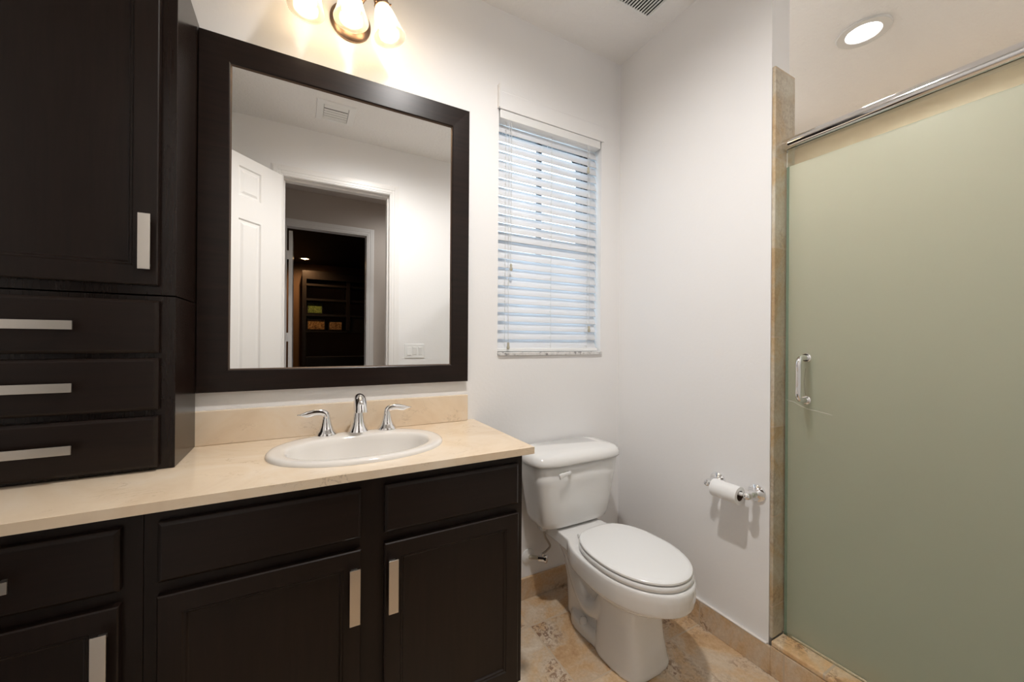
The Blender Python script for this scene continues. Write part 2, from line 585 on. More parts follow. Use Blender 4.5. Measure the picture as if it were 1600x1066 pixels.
# blinds
bl = thing('window_blind', 'white horizontal slat blind hanging in the window', 'blind', (1.096, YB + .04, WZ1))
bm = BM()
BX0, BX1 = WX0 + .006, WX1 - .010
nsl, z_top, z_bot = 25, 2.222, 1.212
BYC = YB + .038
for i in range(nsl):
    zc_ = z_top + (z_bot - z_top) * i / (nsl - 1)
    wS, th = .050, .0026
    tl = math.radians(65)
    prof = []
    K = 6
    for k in range(K + 1):
        s = (k / K - .5) * wS
        crown = .0022 * (1 - (2 * k / K - 1) ** 2)
        # s<0 : room side, low edge; s>0 : window side, high edge
        prof.append((s * math.cos(tl) - crown * math.sin(tl), s * math.sin(tl) + crown * math.cos(tl)))
    low = [(y + th * math.sin(tl), z - th * math.cos(tl)) for y, z in prof]
    poly = prof + low[::-1]
    rings = [[(x, BYC + y, zc_ + z) for y, z in poly] for x in (BX0, BX1)]
    loft(bm, rings)
obj('slats', bm, M_SLAT, bl, smooth=True, ang=.9)
bm = BM(); box(bm, BX0, BX1, YB - .003, YB + .060, 2.247, 2.2858); obj('head_rail', bm, M_WHITEP, bl, bevel=.002)
bm = BM(); box(bm, BX0, BX1, BYC - .024, BYC + .026, 1.1725, 1.189); obj('bottom_rail', bm, M_WHITEP, bl, bevel=.003)
bm = BM()
box(bm, WX0 - .003, WX1 + .012, YB - .009, YB - .001, 2.286, 2.366)
obj('valance', bm, M_WALL, bl, bevel=.003)
bm = BM(); box(bm, WX0 - .009, WX0 - .0032, YB - .020, YB + .0, 2.284, 2.390); obj('valance_clip', bm, M_TRIM, bl, bevel=.001)
for x in (.838, 1.096, 1.325):
    bm = BM()
    for dy in (-.026, .030):
        tube(bm, [(x, BYC + dy * .7, 2.25), (x, BYC + dy * .7, 1.19)], .0008, 6)
    for i in range(nsl):
        zc_ = z_top + (z_bot - z_top) * i / (nsl - 1)
        tube(bm, [(x, BYC - .020, zc_ - .014), (x, BYC + .020, zc_ + .0)], .0006, 5)
    obj('ladder_cord', bm, M_CORD, bl)
def cord(x, zend, y=YB - .002):
    bm = BM(); tube(bm, [(x, y + .006, 2.25), (x, y, 2.20), (x, y, zend + .02)], .0010, 6)
    c = obj('pull_cord', bm, M_CORD, bl)
    bm = BM(); lathe(bm, [(.0035, .024), (.006, .018), (.005, .012), (.007, .003), (.0075, -.002), (.005, -.008)], (x, y, zend), (0, 0, 1), 14)
    obj('tassel', bm, M_TASSEL, c, smooth=True)
cord(.857, 1.557); cord(.845, 1.192); cord(1.311, 2.108); cord(1.322, 1.28)

# ------------------------------------------------------------------ bathroom doorway (seen in the mirror)
def casing(bm, x0, x1, zt, yf, yb_, w_=.072):
    """stepped casing on a wall face; yf = wall face, grows to yb_"""
    d = yb_ - yf
    for (a, b_, k) in ((0, w_, .55), (0.012, w_ - .006, .8), (w_ * .45, w_ - .012, 1.0)):
        box(bm, x0 - b_, x0 - a, min(yf, yf + d * k), max(yf, yf + d * k), 0, zt + b_)
        box(bm, x1 + a, x1 + b_, min(yf, yf + d * k), max(yf, yf + d * k), 0, zt + b_)
        box(bm, x0 - a, x1 + a, min(yf, yf + d * k), max(yf, yf + d * k), zt + a, zt + b_)

d1 = bpy.data.objects.new('door_1', None); COL.objects.link(d1); d1.location = (DX0, YO, 0); d1['kind'] = 'structure'; d1['label'] = 'bathroom doorway reflected in the mirror, its panelled door open'
bm = BM(); casing(bm, DX0 - .004, DX1 + .004, DZ + .004, YO, YO + .010)
casing(bm, DX0 - .004, DX1 + .004, DZ + .004, YO2, YO2 - .010)
obj('door_casing', bm, M_TRIM, d1, bevel=.002)
bm = BM()
box(bm, DX0 - .02, DX0, YO2, YO, 0, DZ); box(bm, DX1, DX1 + .02, YO2, YO, 0, DZ); box(bm, DX0 - .02, DX1 + .02, YO2, YO, DZ, DZ + .02)
box(bm, DX1 - .010, DX1, YO2 + .03, YO - .045, 0, DZ - .010); box(bm, DX0, DX0 + .008, YO2 + .03, YO - .055, 0, DZ - .010); box(bm, DX0, DX1, YO2 + .03, YO - .045, DZ - .012, DZ)
obj('door_jamb', bm, M_TRIM, d1, bevel=.001)

def panel_door(bm, W_, H_, th, panels):
    """door slab in local space: x along width, y thickness, z up, with raised panels on both faces"""
    xs = sorted({0, W_} | {p[0] for p in panels} | {p[1] for p in panels})
    zs = sorted({0, H_} | {p[2] for p in panels} | {p[3] for p in panels})
    for side, y in ((-1, 0.0), (1, th)):
        def q(pts):
            bm.faces.new([bm.verts.new(p) for p in pts])
        for i in range(len(xs) - 1):
            for j in range(len(zs) - 1):
                xa, xb, za, zb = xs[i], xs[i + 1], zs[j], zs[j + 1]
                mx, mz = (xa + xb) / 2, (za + zb) / 2
                if any(p[0] < mx < p[1] and p[2] < mz < p[3] for p in panels):
                    continue
                q([(xa, y, za), (xb, y, za), (xb, y, zb), (xa, y, zb)])
        for p in panels:
            prev = None
            for ins, dep in ((0, 0), (.008, .008), (.020, .008), (.034, .002)):
                yy = y - side * dep
                r = [(p[0] + ins, yy, p[2] + ins), (p[1] - ins, yy, p[2] + ins), (p[1] - ins, yy, p[3] - ins), (p[0] + ins, yy, p[3] - ins)]
                if prev:
                    for k in range(4):
                        q([prev[k], prev[(k + 1) % 4], r[(k + 1) % 4], r[k]])
                prev = r
            q(prev)
    for pts in ([(0, 0, 0), (0, th, 0), (0, th, H_), (0, 0, H_)], [(W_, 0, 0), (W_, th, 0), (W_, th, H_), (W_, 0, H_)], [(0, 0, H_), (W_, 0, H_), (W_, th, H_), (0, th, H_)], [(0, 0, 0), (W_, 0, 0), (W_, th, 0), (0, th, 0)]):
        bm.faces.new([bm.verts.new(p) for p in pts])
    bmesh.ops.remove_doubles(bm, verts=bm.verts[:], dist=1e-5)

bm = BM()
pans = []
for xa, xb in ((.165, .325), (.395, .555)):
    for za, zb in ((2.10, 2.285), (.90, 1.96), (.20, .78)):
        pans.append((xa, xb, za, zb))
panel_door(bm, .70, 2.355, .035, pans)
# hinge at (DX0,YO+.012); leaf direction (-.674,.739)
leaf_ang = math.atan2(.739, -.674)
bm.transform(Matrix.Translation((0, YO * 0 + .014 + .012, .010)) @ Matrix.Rotation(leaf_ang, 4, 'Z') @ Matrix.Translation((0.012, -.0, 0)))
leaf = obj('door_leaf', bm, M_TRIM, d1, local=True)
bm = BM()
cd, sn = math.cos(leaf_ang), math.sin(leaf_ang)
kx, ky = cd * .645, .026 + sn * .645
for sg in (-1, 1):
    nx, ny = -sn * sg, cd * sg
    off = .035 if sg > 0 else 0
    lathe(bm, [(.030, 0), (.030, .006), (.011, .010), (.011, .035), (.026, .045), (.028, .058), (.018, .068)], (kx - sn * off, ky + cd * off, .95), (nx, ny, 0), 24)
obj('door_knob', bm, M_NICKEL, leaf, local=True, smooth=True)

# switch plate on the front wall
sw = thing('light_switch', 'white triple light switch plate beside the doorway, reflected in mirror', 'light switch', (.8175, YO, 1.137))
bm = BM(); box(bm, .736, .899, YO, YO + .006, 1.080, 1.194); obj('plate', bm, M_WHITEP, sw, bevel=.003)
for i in range(3):
    xx = .8175 + (i - 1) * .046
    bm = BM()
    dz = .0 if i == 2 else .0
    v = [(xx - .0165, YO + .006, 1.104), (xx + .0165, YO + .006, 1.104), (xx + .0165, YO + .006, 1.170), (xx - .0165, YO + .006, 1.170)]
    tp = [(xx - .0155, YO + (.012 if i == 0 else .0075), 1.106), (xx + .0155, YO + (.012 if i == 0 else .0075), 1.106), (xx + .0155, YO + (.0075 if i == 0 else .012), 1.168), (xx - .0155, YO + (.0075 if i == 0 else .012), 1.168)]
    loft(bm, [v, tp])
    obj('rocker', bm, M_WHITEP, sw)

# ------------------------------------------------------------------ hall + dark room seen through the mirror
HY = -1.35
HX0, HX1 = -1.2, 1.8
bm = BM(); box(bm, HX0, HX1, HY, YO2, -.1, 0); struct('floor_hall', bm, mat('hall_floor', (.35, .27, .2), .5))
bm = BM(); box(bm, HX0, HX1, HY - .12, YO2, ZC, ZC + .1); struct('ceiling_hall', bm, M_HALL)
bm = BM(); box(bm, HX0 - .1, HX0, HY - .12, YO2, 0, ZC); box(bm, HX1, HX1 + .1, HY - .12, YO2, 0, ZC); struct('wall_hall_ends', bm, M_HALL)
bm = BM(); box(bm, HX0, DX0 - .02, YO2 - .004, YO2 - .0005, 0, ZC); box(bm, DX1 + .02, HX1, YO2 - .004, YO2 - .0005, 0, ZC); box(bm, DX0 - .02, DX1 + .02, YO2 - .004, YO2 - .0005, DZ + .02, ZC); struct('wall_hall_near', bm, M_HALL)
EX0, EX1 = -.130, .628
bm = BM()
box(bm, HX0, EX0 - .02, HY - .12, HY, 0, ZC); box(bm, EX1 + .02, HX1, HY - .12, HY, 0, ZC); box(bm, EX0 - .02, EX1 + .02, HY - .12, HY, DZ + .02, ZC)
struct('wall_hall_far', bm, M_HALL)
d2 = bpy.data.objects.new('door_2', None); COL.objects.link(d2); d2.location = (EX0, HY, 0); d2['kind'] = 'structure'; d2['label'] = 'farther white doorway into the dark room, in the mirror'
bm = BM(); casing(bm, EX0, EX1, DZ - .008, HY, HY + .016, .078); obj('door_casing', bm, M_TRIM, d2, bevel=.003)
bm = BM()
box(bm, EX0 - .02, EX0, HY - .12, HY, 0, DZ); box(bm, EX1, EX1 + .02, HY - .12, HY, 0, DZ); box(bm, EX0 - .02, EX1 + .02, HY - .12, HY, DZ, DZ + .02)
obj('door_jamb', bm, M_TRIM, d2, bevel=.001)
bm = BM(); box(bm, -.115, -.080, HY - .86, HY - .13, .01, DZ - .02); lf2 = obj('door_leaf', bm, M_TRIM, d2, bevel=.002)
for z in (.25, 1.25, 2.10):
    bm = BM(); box(bm, EX0, -.113, HY - .135, HY - .118, z - .045, z + .045); obj('hinge', bm, M_TRIM, d2)

# dark room
RY = -5.6
RX0, RX1 = -.95, 3.2
bm = BM(); box(bm, RX0 - .1, RX1 + .1, RY, HY - .12, -.1, 0); struct('floor_study', bm, mat('dark_floor', (.03, .02, .015), .4))
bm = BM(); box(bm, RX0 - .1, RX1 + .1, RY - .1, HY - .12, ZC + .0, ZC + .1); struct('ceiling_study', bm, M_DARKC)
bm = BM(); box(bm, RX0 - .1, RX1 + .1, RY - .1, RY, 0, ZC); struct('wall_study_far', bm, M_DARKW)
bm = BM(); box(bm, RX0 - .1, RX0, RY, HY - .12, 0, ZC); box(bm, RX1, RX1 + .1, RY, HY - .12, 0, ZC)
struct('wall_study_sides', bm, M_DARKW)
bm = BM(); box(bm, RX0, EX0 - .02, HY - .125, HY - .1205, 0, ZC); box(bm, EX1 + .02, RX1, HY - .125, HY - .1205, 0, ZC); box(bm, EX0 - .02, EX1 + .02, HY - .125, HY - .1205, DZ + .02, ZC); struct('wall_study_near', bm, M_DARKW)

shf = thing('bookcase', 'black built-in bookcase in the dark room, reflected in the mirror', 'bookcase', (.9, RY + .2, 0))
SY0, SY1 = RY + .001, RY + .32
for xa, xb in ((.02, .09), (2.0, 2.07)):
    bm = BM(); box(bm, xa, xb, SY0, SY1, 0, 2.56); obj('side_panel', bm, M_BLACKW, shf)
bm = BM(); box(bm, .0901, 1.9999, SY0, SY1 + .02, 2.40, 2.56); obj('cornice', bm, M_BLACKW, shf)
for xa, xb in ((.80, .87), (1.55, 1.62)):
    bm = BM(); box(bm, xa, xb, SY0, SY1, 1.42, 2.3999); obj('divider', bm, M_BLACKW, shf)
for z in (2.295, 2.01, 1.71, 1.395):
    bm = BM(); box(bm, .0901, 1.9999, SY0, SY1 - .01, z - .02, z + .02 if z > 1.4 else z + .015); obj('shelf', bm, M_BLACKW, shf)
bm = BM(); box(bm, .0901, 1.9999, SY0, SY1 + .18, 0, .90); obj('base_cupboard', bm, M_BLACKW, shf, bevel=.004)
bm = BM(); box(bm, .89, 1.54, SY1 - .04, SY1 - .02, 1.4105, 1.66); obj('shelf_box', bm, M_BLACKW, shf)

def leafy(name, x0, x1, z0, z1, cols, label, cat, yb):
    t = thing(name, label, cat, ((x0 + x1) / 2, yb, z0), group='baskets on the bookcase' if cat == 'basket' else None)
    m = mat(name + '_mat', cols[0], .8)
    LK(m, ramp(m, noise(m, pos(m), 26, 3, .7, 1.5), [(.38, cols[0]), (.55, cols[1]), (.68, cols[2])]), P(m).inputs['Base Color'])
    bm = BM(); box(bm, x0, x1, yb - .05, yb + .05, z0, z1)
    obj('body', bm, M_BLACKW, t, bevel=.006)
    bm = BM(); box(bm, x0 + .02, x1 - .02, yb + .0505, yb + .056, z0 + .02, z1 - .02); obj('front_panel', bm, m, t, bevel=.002)
leafy('framed_picture', .10, .38, 1.7305, 1.955, ((.03, .06, .01), (.16, .22, .04), (.35, .38, .10)), 'green leafy picture on the middle shelf of the bookcase', 'picture', SY1 - .10)
leafy('storage_basket', .10, .43, 1.4105, 1.635, ((.12, .05, .015), (.42, .22, .07), (.6, .38, .15)), 'larger orange-brown basket low on the bookcase', 'basket', SY1 - .09)
leafy('storage_basket', .48, .74, 1.4105, 1.600, ((.12, .05, .015), (.40, .22, .08), (.6, .38, .18)), 'smaller orange-brown basket beside the larger one', 'basket', SY1 - .09)

# ------------------------------------------------------------------ mirror
mir = thing('wall_mirror', 'large wall mirror in wide dark wood frame above the sink', 'mirror', (.177, YM, 1.05))
mx0, mx1, mz0, mz1 = -.2935, .637, 1.0475, 2.217
ix0, ix1, iz0, iz1 = -.2095, .5605, 1.1195, 2.133
bm = BM()
def rect(x0, x1, z0, z1, y):
    return [(x0, y, z0), (x1, y, z0), (x1, y, z1), (x0, y, z1)]
loft(bm, [rect(mx0, mx1, mz0, mz1, YB), rect(mx0, mx1, mz0, mz1, YB - .022), rect(mx0 + .002, mx1 - .002, mz0 + .002, mz1 - .002, YB - .024),
          rect(ix0 - .003, ix1 + .003, iz0 - .003, iz1 + .003, YB - .022), rect(ix0, ix1, iz0, iz1, YB - .020), rect(ix0, ix1, iz0, iz1, YB - .008)], True, False)
obj('frame', bm, M_FRAMEW, mir)
bm = BM(); box(bm, ix0, ix1, YM, YM + .003, iz0, iz1); obj('mirror_glass', bm, M_MIRROR, mir)
for nm, a in (('trim_bead', 1),):
    bm = BM()
    loft(bm, [rect(ix0, ix1, iz0, iz1, YM - .0045), rect(ix0 + .004, ix1 - .004, iz0 + .004, iz1 - .004, YM - .0005)], False, False)
    obj('inner_bead', bm, mat('dark_bead', (.12, .085, .065), .3, .5), mir)

# ------------------------------------------------------------------ vanity light
vl = thing('vanity_light', 'three-lamp wall light with ribbed glass bell shades above the mirror', 'wall light', (.16, YB, 2.43))
bm = BM(); lathe(bm, [(.072, 0), (.072, .008), (.064, .016), (.045, .022), (.0, .024)], (.158, YB, 2.425), (0, -1, 0), 40, cap1=False); obj('backplate', bm, M_BRONZE, vl, smooth=True)
M_BULB = emis('lit_bulb', WARM, L_VANITY)
lampdefs = [((-.008, 1.455, 2.418), (-.06, -.02, -1)), ((.148, 1.435, 2.428), (0, -.05, -1)), ((.263, 1.455, 2.425), (.24, -.08, -1))]
lampdefs = [((.018, 1.455, 2.418), (-.10, -.05, -1)), ((.142, 1.445, 2.430), (.03, -.06, -1)), ((.250, 1.455, 2.425), (.26, -.05, -1))]
for (nx, ny, nz), ax in lampdefs:
    axv = Vector(ax).normalized()
    nk = Vector((nx, ny, nz))
    bm = BM(); tube(bm, spline([(.158, YB - .02, 2.43), ((nx + .158) / 2, (ny + YB) / 2 - .01, 2.485), tuple(nk - axv * .05 + Vector((0, .01, .015))), tuple(nk - axv * .03)], 8), .006, 12)
    obj('arm', bm, M_BRONZE, vl, smooth='all')
    bm = BM(); lathe(bm, [(.010, -.036), (.022, -.032), (.025, -.026), (.025, -.004), (.028, -.002), (.028, .004), (.020, .006)], nk, axv, 32)
    so = obj('socket', bm, M_BRONZE, vl, smooth=True)
    for k in range(3):
        th = k * 2 * PI / 3 + .4
        a = axv.cross(Vector((0, 1, 0))).normalized(); b = axv.cross(a)
        d = a * math.cos(th) + b * math.sin(th)
        bm = BM(); cyl(bm, nk + d * .026 - axv * .001, nk + d * .034 - axv * .001, .003, 10)
        obj('screw', bm, M_BRONZE, so, smooth=True)
    bm = BM()
    lathe(bm, [(.024, -.001), (.026, .006), (.031, .018), (.037, .038), (.042, .062), (.048, .084), (.0555, .104), (.0570, .108), (.0555, .1085), (.0535, .104), (.046, .084), (.040, .062), (.035, .038), (.029, .018)], nk, axv, 96, ribs=1, rib=.0006, cap0=False, cap1=False)
    obj('shade', bm, M_SHADE, vl, smooth='all')
    bm = BM(); lathe(bm, [(.004, .008), (.013, .012), (.013, .028), (.020, .042), (.028, .058), (.030, .070), (.027, .084), (.018, .094), (.006, .098), (.0005, .0985)], nk, axv, 24)
    obj('bulb', bm, M_BULB, vl, smooth='all', label='lit warm bulb')

# ------------------------------------------------------------------ recessed lights (bath and hall ones are added fill)
def downlight(x, y, z, label, st, col, r=.105, lens=6.0, cone=168, blend=1.0, soft=.6):
    t = thing('recessed_light', label, 'ceiling light', (x, y, z), group='recessed ceiling lights')
    bm = BM()
    lathe(bm, [(r, -.0), (r, .006), (r - .004, .010), (r * .66, .008), (r * .62, .0025), (r * .62, .0)], (x, y, z), (0, 0, -1), 48, cap0=False, cap1=False)
    obj('trim_ring', bm, M_RING, t, smooth=True)
    bm = BM(); lathe(bm, [(r * .62, 0), (r * .61, .004)], (x, y, z), (0, 0, -1), 48)
    obj('lens', bm, emis('lit_lens', col, lens), t)
    ld = bpy.data.lights.new('lamp', 'SPOT')
    ld.energy = st
    ld.color = col
    ld.spot_size = math.radians(cone)
    ld.spot_blend = blend
    ld.shadow_soft_size = r * soft
    lo = bpy.data.objects.new('lamp', ld)
    COL.objects.link(lo)
    lo.parent = t
    lo.location = (0, 0, -.007)
downlight(2.40, .845, ZC, 'round lit recessed light in the ceiling above the shower', L_SHOWER, NEUT, cone=179.0, blend=.30)
downlight(.50, .74, ZC, 'added out-of-view fill light in the ceiling over the middle of the bathroom floor', L_BATH_FILL, NEUT, .09)  # fixture added out of view to brighten the bathroom
downlight(.95, -.75, ZC, 'added out-of-view fill light in the hall ceiling beyond the door', L_HALL_FILL, NEUT, .09)  # unseen hall fixture, added to raise the light level
downlight(.058, -5.05, ZC - .0, 'round warm recessed light in the dark room ceiling, in the mirror', L_DARK, (1, .62, .32), .10, soft=.12)

# ------------------------------------------------------------------ ceiling vents
ev = thing('exhaust_vent', 'square louvred exhaust grille in the ceiling near the corner', 'vent', (1.29, 1.16, ZC))
ex0, ex1, ey0, ey1 = 1.145, 1.413, 1.02, 1.288
bm = BM(); box(bm, ex0, ex1, ey0, ey1, ZC - .0012, ZC - .0002); obj('backing', bm, M_DARK, ev)
bm = BM()
loft(bm, [[(ex0 - .004, ey0 - .004, ZC - .001), (ex1 + .004, ey0 - .004, ZC - .001), (ex1 + .004, ey1 + .004, ZC - .001), (ex0 - .004, ey1 + .004, ZC - .001)],
          [(ex0 - .004, ey0 - .004, ZC - .007), (ex1 + .004, ey0 - .004, ZC - .007), (ex1 + .004, ey1 + .004, ZC - .007), (ex0 - .004, ey1 + .004, ZC - .007)],
          [(ex0 + .003, ey0 + .003, ZC - .007), (ex1 - .003, ey0 + .003, ZC - .007), (ex1 - .003, ey1 - .003, ZC - .007), (ex0 + .003, ey1 - .003, ZC - .007)],
          [(ex0 + .003, ey0 + .003, ZC - .002), (ex1 - .003, ey0 + .003, ZC - .002), (ex1 - .003, ey1 - .003, ZC - .002), (ex0 + .003, ey1 - .003, ZC - .002)]], False, False)
obj('frame', bm, M_WHITEP, ev)
bm = BM()
ns = 18
for i in range(ns):
    x = ex0 + .008 + (ex1 - ex0 - .016) * i / (ns - 1)
    box(bm, x - .0027, x + .0027, ey0 + .003, ey1 - .003, ZC - .007, ZC - .004)
obj('louvres', bm, M_WHITEP, ev)

av = thing('air_vent', 'small white air register in the ceiling, reflected high in the mirror', 'vent', (.196, .31, ZC))
bm = BM()
def vring(x0, x1, y0, y1, z):
    return [(x0, y0, z), (x1, y0, z), (x1, y1, z), (x0, y1, z)]
loft(bm, [vring(.080, .312, .185, .435, ZC), vring(.082, .310, .187, .433, ZC - .006), vring(.120, .272, .218, .402, ZC - .010), vring(.124, .268, .222, .398, ZC - .002)], False, False)
obj('frame', bm, M_WHITEP, av)
bm = BM(); box(bm, .122, .270, .220, .400, ZC - .0015, ZC - .0005); obj('backing', bm, M_DARK, av)
for i, y in enumerate((.236, .266, .296, .326, .37)):
    bm = BM()
    t = .022 if i < 4 else .040
    loft(bm, [[(.124, y - t * .5, ZC - .006), (.124, y, ZC - .011), (.124, y + t * .5, ZC - .004), (.124, y + t * .5, ZC - .003), (.124, y, ZC - .009), (.124, y - t * .5, ZC - .004)],
              [(.268, y - t * .5, ZC - .006), (.268, y, ZC - .011), (.268, y + t * .5, ZC - .004), (.268, y + t * .5, ZC - .003), (.268, y, ZC - .009), (.268, y - t * .5, ZC - .004)]])
    obj('blade', bm, M_WHITEP, av)

# ------------------------------------------------------------------ cabinets
def shaker(bm, x0, x1, z0, z1, yf, th=.020, fw=.048):
    seq = ((0, th), (0, .0025), (.0025, 0), (fw, 0), (fw + .003, .0035), (fw + .007, .0035), (fw + .010, .0075), (fw + .012, .0085))
    loft(bm, [rect(x0 + i, x1 - i, z0 + i, z1 - i, yf + d) for i, d in seq], True, True)

def slab(bm, x0, x1, z0, z1, yf, th=.020):
    loft(bm, [rect(x0 + i, x1 - i, z0 + i, z1 - i, yf + d) for i, d in ((0, th), (0, .006), (.0015, .0045), (.006, .0010), (.008, 0))], True, True)

def bar_handle(x0, x1, z0, z1, yf, parent, vertical, dep=.025):
    bm = BM()
    box(bm, x0, x1, yf - dep, yf - dep + .004, z0, z1)
    if vertical:
        for z in (z0 + .009, z1 - .017):
            box(bm, x0 + .005, x1 - .005, yf - dep + .004, yf, z, z + .008)
    else:
        for x in (x0 + .009, x1 - .017):
            box(bm, x, x + .008, yf - dep + .004, yf, z0 + .004, z1 - .004)
    return obj('handle', bm, M_NICKEL, parent, bevel=.0008, label='flat brushed nickel bar handle')

# --- wall cabinet over the drawer tower
TF = 1.344                  # face frame plane of the tall units
TD = TF - .020              # front plane of doors and drawers
TX0, TX1 = -.845, -.295
def sT(v, y=TD):            # scale a height measured on the face plane to the plane y
    return 1.22 + (v - 1.22) * y / TF
ZS = 1.336
tc = thing('wall_cabinet', 'tall dark espresso cabinet with one panelled door above the drawers', 'cabinet', (-.57, 1.47, ZS))
bm = BM(); box(bm, TX0, TX1, TF, YB - .001, ZS, 2.234); obj('body', bm, M_SIDE, tc, bevel=.0012)
bm = BM(); shaker(bm, TX0 + .03, -.3275, sT(1.362), 2.205, TD)
dr = obj('door', bm, M_WOODV, tc)
bar_handle(-.3605, -.3365, 1.22 + (1.404 - 1.22) * .958, 1.22 + (1.551 - 1.22) * .958, TD, dr, True)

dt = thing('drawer_tower', 'dark espresso tower of three drawers standing on the marble counter', 'cabinet', (-.57, 1.47, .8765))
bm = BM(); box(bm, TX0, TX1 + .0008, TF, YB - .0205, .8768, ZS - .003); obj('body', bm, M_SIDE, dt, bevel=.0012)
for zt, zb, ht, hb in ((1.3215, 1.183, 1.264, 1.242), (1.1695, 1.033, 1.110, 1.088), (1.016, .878, .957, .935)):
    bm = BM(); slab(bm, TX0 + .03, -.3255, sT(zb) + (0.004 if zb < .9 else 0), sT(zt), TD)
    d = obj('drawer', bm, M_WOODH, dt)
    k = (TD - .03) / TF
    bar_handle(-.633, -.474, 1.22 + (hb - 1.22) * k, 1.22 + (ht - 1.22) * k, TD, d, False)

# --- vanity base cabinets
VF, VD = 1.110, 1.090
k = VD / 1.076
def zz(v):
    return 1.22 + (v - 1.22) * k
def base_unit(name, label, x0, x1, cols):
    t = thing(name, label, 'cabinet', ((x0 + x1) / 2, 1.35, 0))
    bm = BM()
    # open-topped carcass: sides, back, floor, face frame
    box(bm, x0, x0 + .018, VF + .019, YB - .014, .0, .8530)
    box(bm, x1 - .018, x1, VF + .019, YB - .014, .0, .8530)
    box(bm, x0 + .018, x1 - .018, YB - .026, YB - .014, .0, .8530)
    box(bm, x0 + .018, x1 - .018, VF + .019, YB - .026, .10, .118)
    box(bm, x0, x1, VF, VF + .019, .10, .8530)
    box(bm, x0 + .018, x1 - .018, VF + .06, VF + .075, 0, .10)
    obj('body', bm, M_WOODV, t, bevel=.001)
    for (a, b, hd, hx) in cols:
        a, b = a * k, b * k
        bm = BM(); slab(bm, a, b, zz(.7015), zz(.830), VD)
        f = obj('drawer' if hd else 'false_drawer_front', bm, M_WOODH, t)
        if hd:
            kh = (VD - .03) / 1.076
            bar_handle(-.477 * kh - .15, -.477 * kh, 1.22 + (.743 - 1.22) * kh, 1.22 + (.766 - 1.22) * kh, VD, f, False)
        bm = BM(); shaker(bm, a, b, .125, zz(.6735), VD, fw=.042)
        dd = obj('door', bm, M_WOODV, t)
        kh = (VD - .03) / 1.076
        h0, h1 = hx[0] * kh, hx[1] * kh
        bar_handle(h0, h1, 1.22 + (.475 - 1.22) * kh, 1.22 + (.620 - 1.22) * kh, VD, dd, True)
    return t
base_unit('sink_cabinet', 'wide dark espresso vanity cabinet with two doors under the sink', -.293, .646, [(-.2635, .1425, False, (.116, .142)), (.2025, .6155, False, (.2145, .2405))])
base_unit('base_cabinet', 'dark espresso base cabinet with drawer and door, left of the sink cabinet', XL + .002, -.2935, [(-.79, -.3225, True, (-.3665, -.342))])

# --- countertop with sink cut-out
SC = (.175, 1.345); SA, SB = .265, .200
ct = thing('countertop', 'cream marble countertop with backsplash running under mirror and drawers', 'countertop', (0, 1.33, .852))
CZ0, CZ1 = .8535, .876
CX0, CX1, CY0, CY1 = XL + .001, .674, 1.078, YB
bm = BM()
n = 64
def onrect(t):
    dx, dy = math.cos(t), math.sin(t)
    s = min((CX1 - SC[0]) / dx if dx > 1e-9 else 1e9, (CX0 - SC[0]) / dx if dx < -1e-9 else 1e9, (CY1 - SC[1]) / dy if dy > 1e-9 else 1e9, (CY0 - SC[1]) / dy if dy < -1e-9 else 1e9)
    return (SC[0] + dx * s, SC[1] + dy * s)
angs = [2 * PI * i / n for i in range(n)]
for cx_, cy_ in ((CX0, CY0), (CX1, CY0), (CX1, CY1), (CX0, CY1)):
    angs.append(math.atan2(cy_ - SC[1], cx_ - SC[0]) % (2 * PI))
angs.sort()
outer = [onrect(t) for t in angs]
inner = [(SC[0] + (SA - .02) * math.cos(t), SC[1] + (SB - .02) * math.sin(t)) for t in angs]
loft(bm, [[(x, y, CZ0) for x, y in inner], [(x, y, CZ0) for x, y in outer], [(x, y, CZ1) for x, y in outer], [(x, y, CZ1) for x, y in inner], [(x, y, CZ0) for x, y in inner]], False, False)
bmesh.ops.remove_doubles(bm, verts=bm.verts[:], dist=1e-6)
obj('slab', bm, M_MARBLE, ct, bevel=.0035)
bm = BM(); box(bm, XL + .001, .640, YB - .0195, YB, CZ1 + .0002, .9885); obj('backsplash', bm, M_MARBLE, ct, bevel=.0025)

# --- sink (self-rimming oval basin)
sk = thing('sink', 'oval white drop-in basin set in the marble countertop', 'sink', (SC[0], SC[1], .876))
bm = BM()
prof = [(0, .0002), (.001, .0060), (.006, .0105), (.014, .0125), (.024, .0128), (.036, .0122), (.045, .0112), (.050, .0090), (.054, .003), (.058, -.010), (.066, -.035), (.082, -.070), (.105, -.105), (.135, -.128), (.165, -.137)]
rings = []
bc = (SC[0], SC[1] - .018)
for i, (ins, dz) in enumerate(prof):
    t = min(1, ins / .045)
    back = .030 * t     # the ledge behind the bowl is wider
    hx = SA - ins * 1.0
    rings.append(super_ring(SC[0], SC[1] - back * .55, .876 + dz, max(hx, .02), max(SB - ins * .92 - back * .30, .018), max(SB - ins * .92 - back * .95, .016), 72, 2.15))
loft(bm, rings, False, True)
# underside shell
rings2 = [[(SC[0] + (x - SC[0]) * 1.03 + 0, SC[1] + (y - SC[1]) * 1.03, z - .008) for x, y, z in r] for r in rings[8:]]
loft(bm, rings2, False, True)
obj('basin', bm, M_SINK, sk, smooth='all')
bm = BM(); lathe(bm, [(.022, .000), (.022, .003), (.016, .004), (.0, .002)], (SC[0], SC[1] - .018, .876 - .1365), (0, 0, 1), 24, cap1=False); obj('drain', bm, M_CHROME, sk, smooth=True)

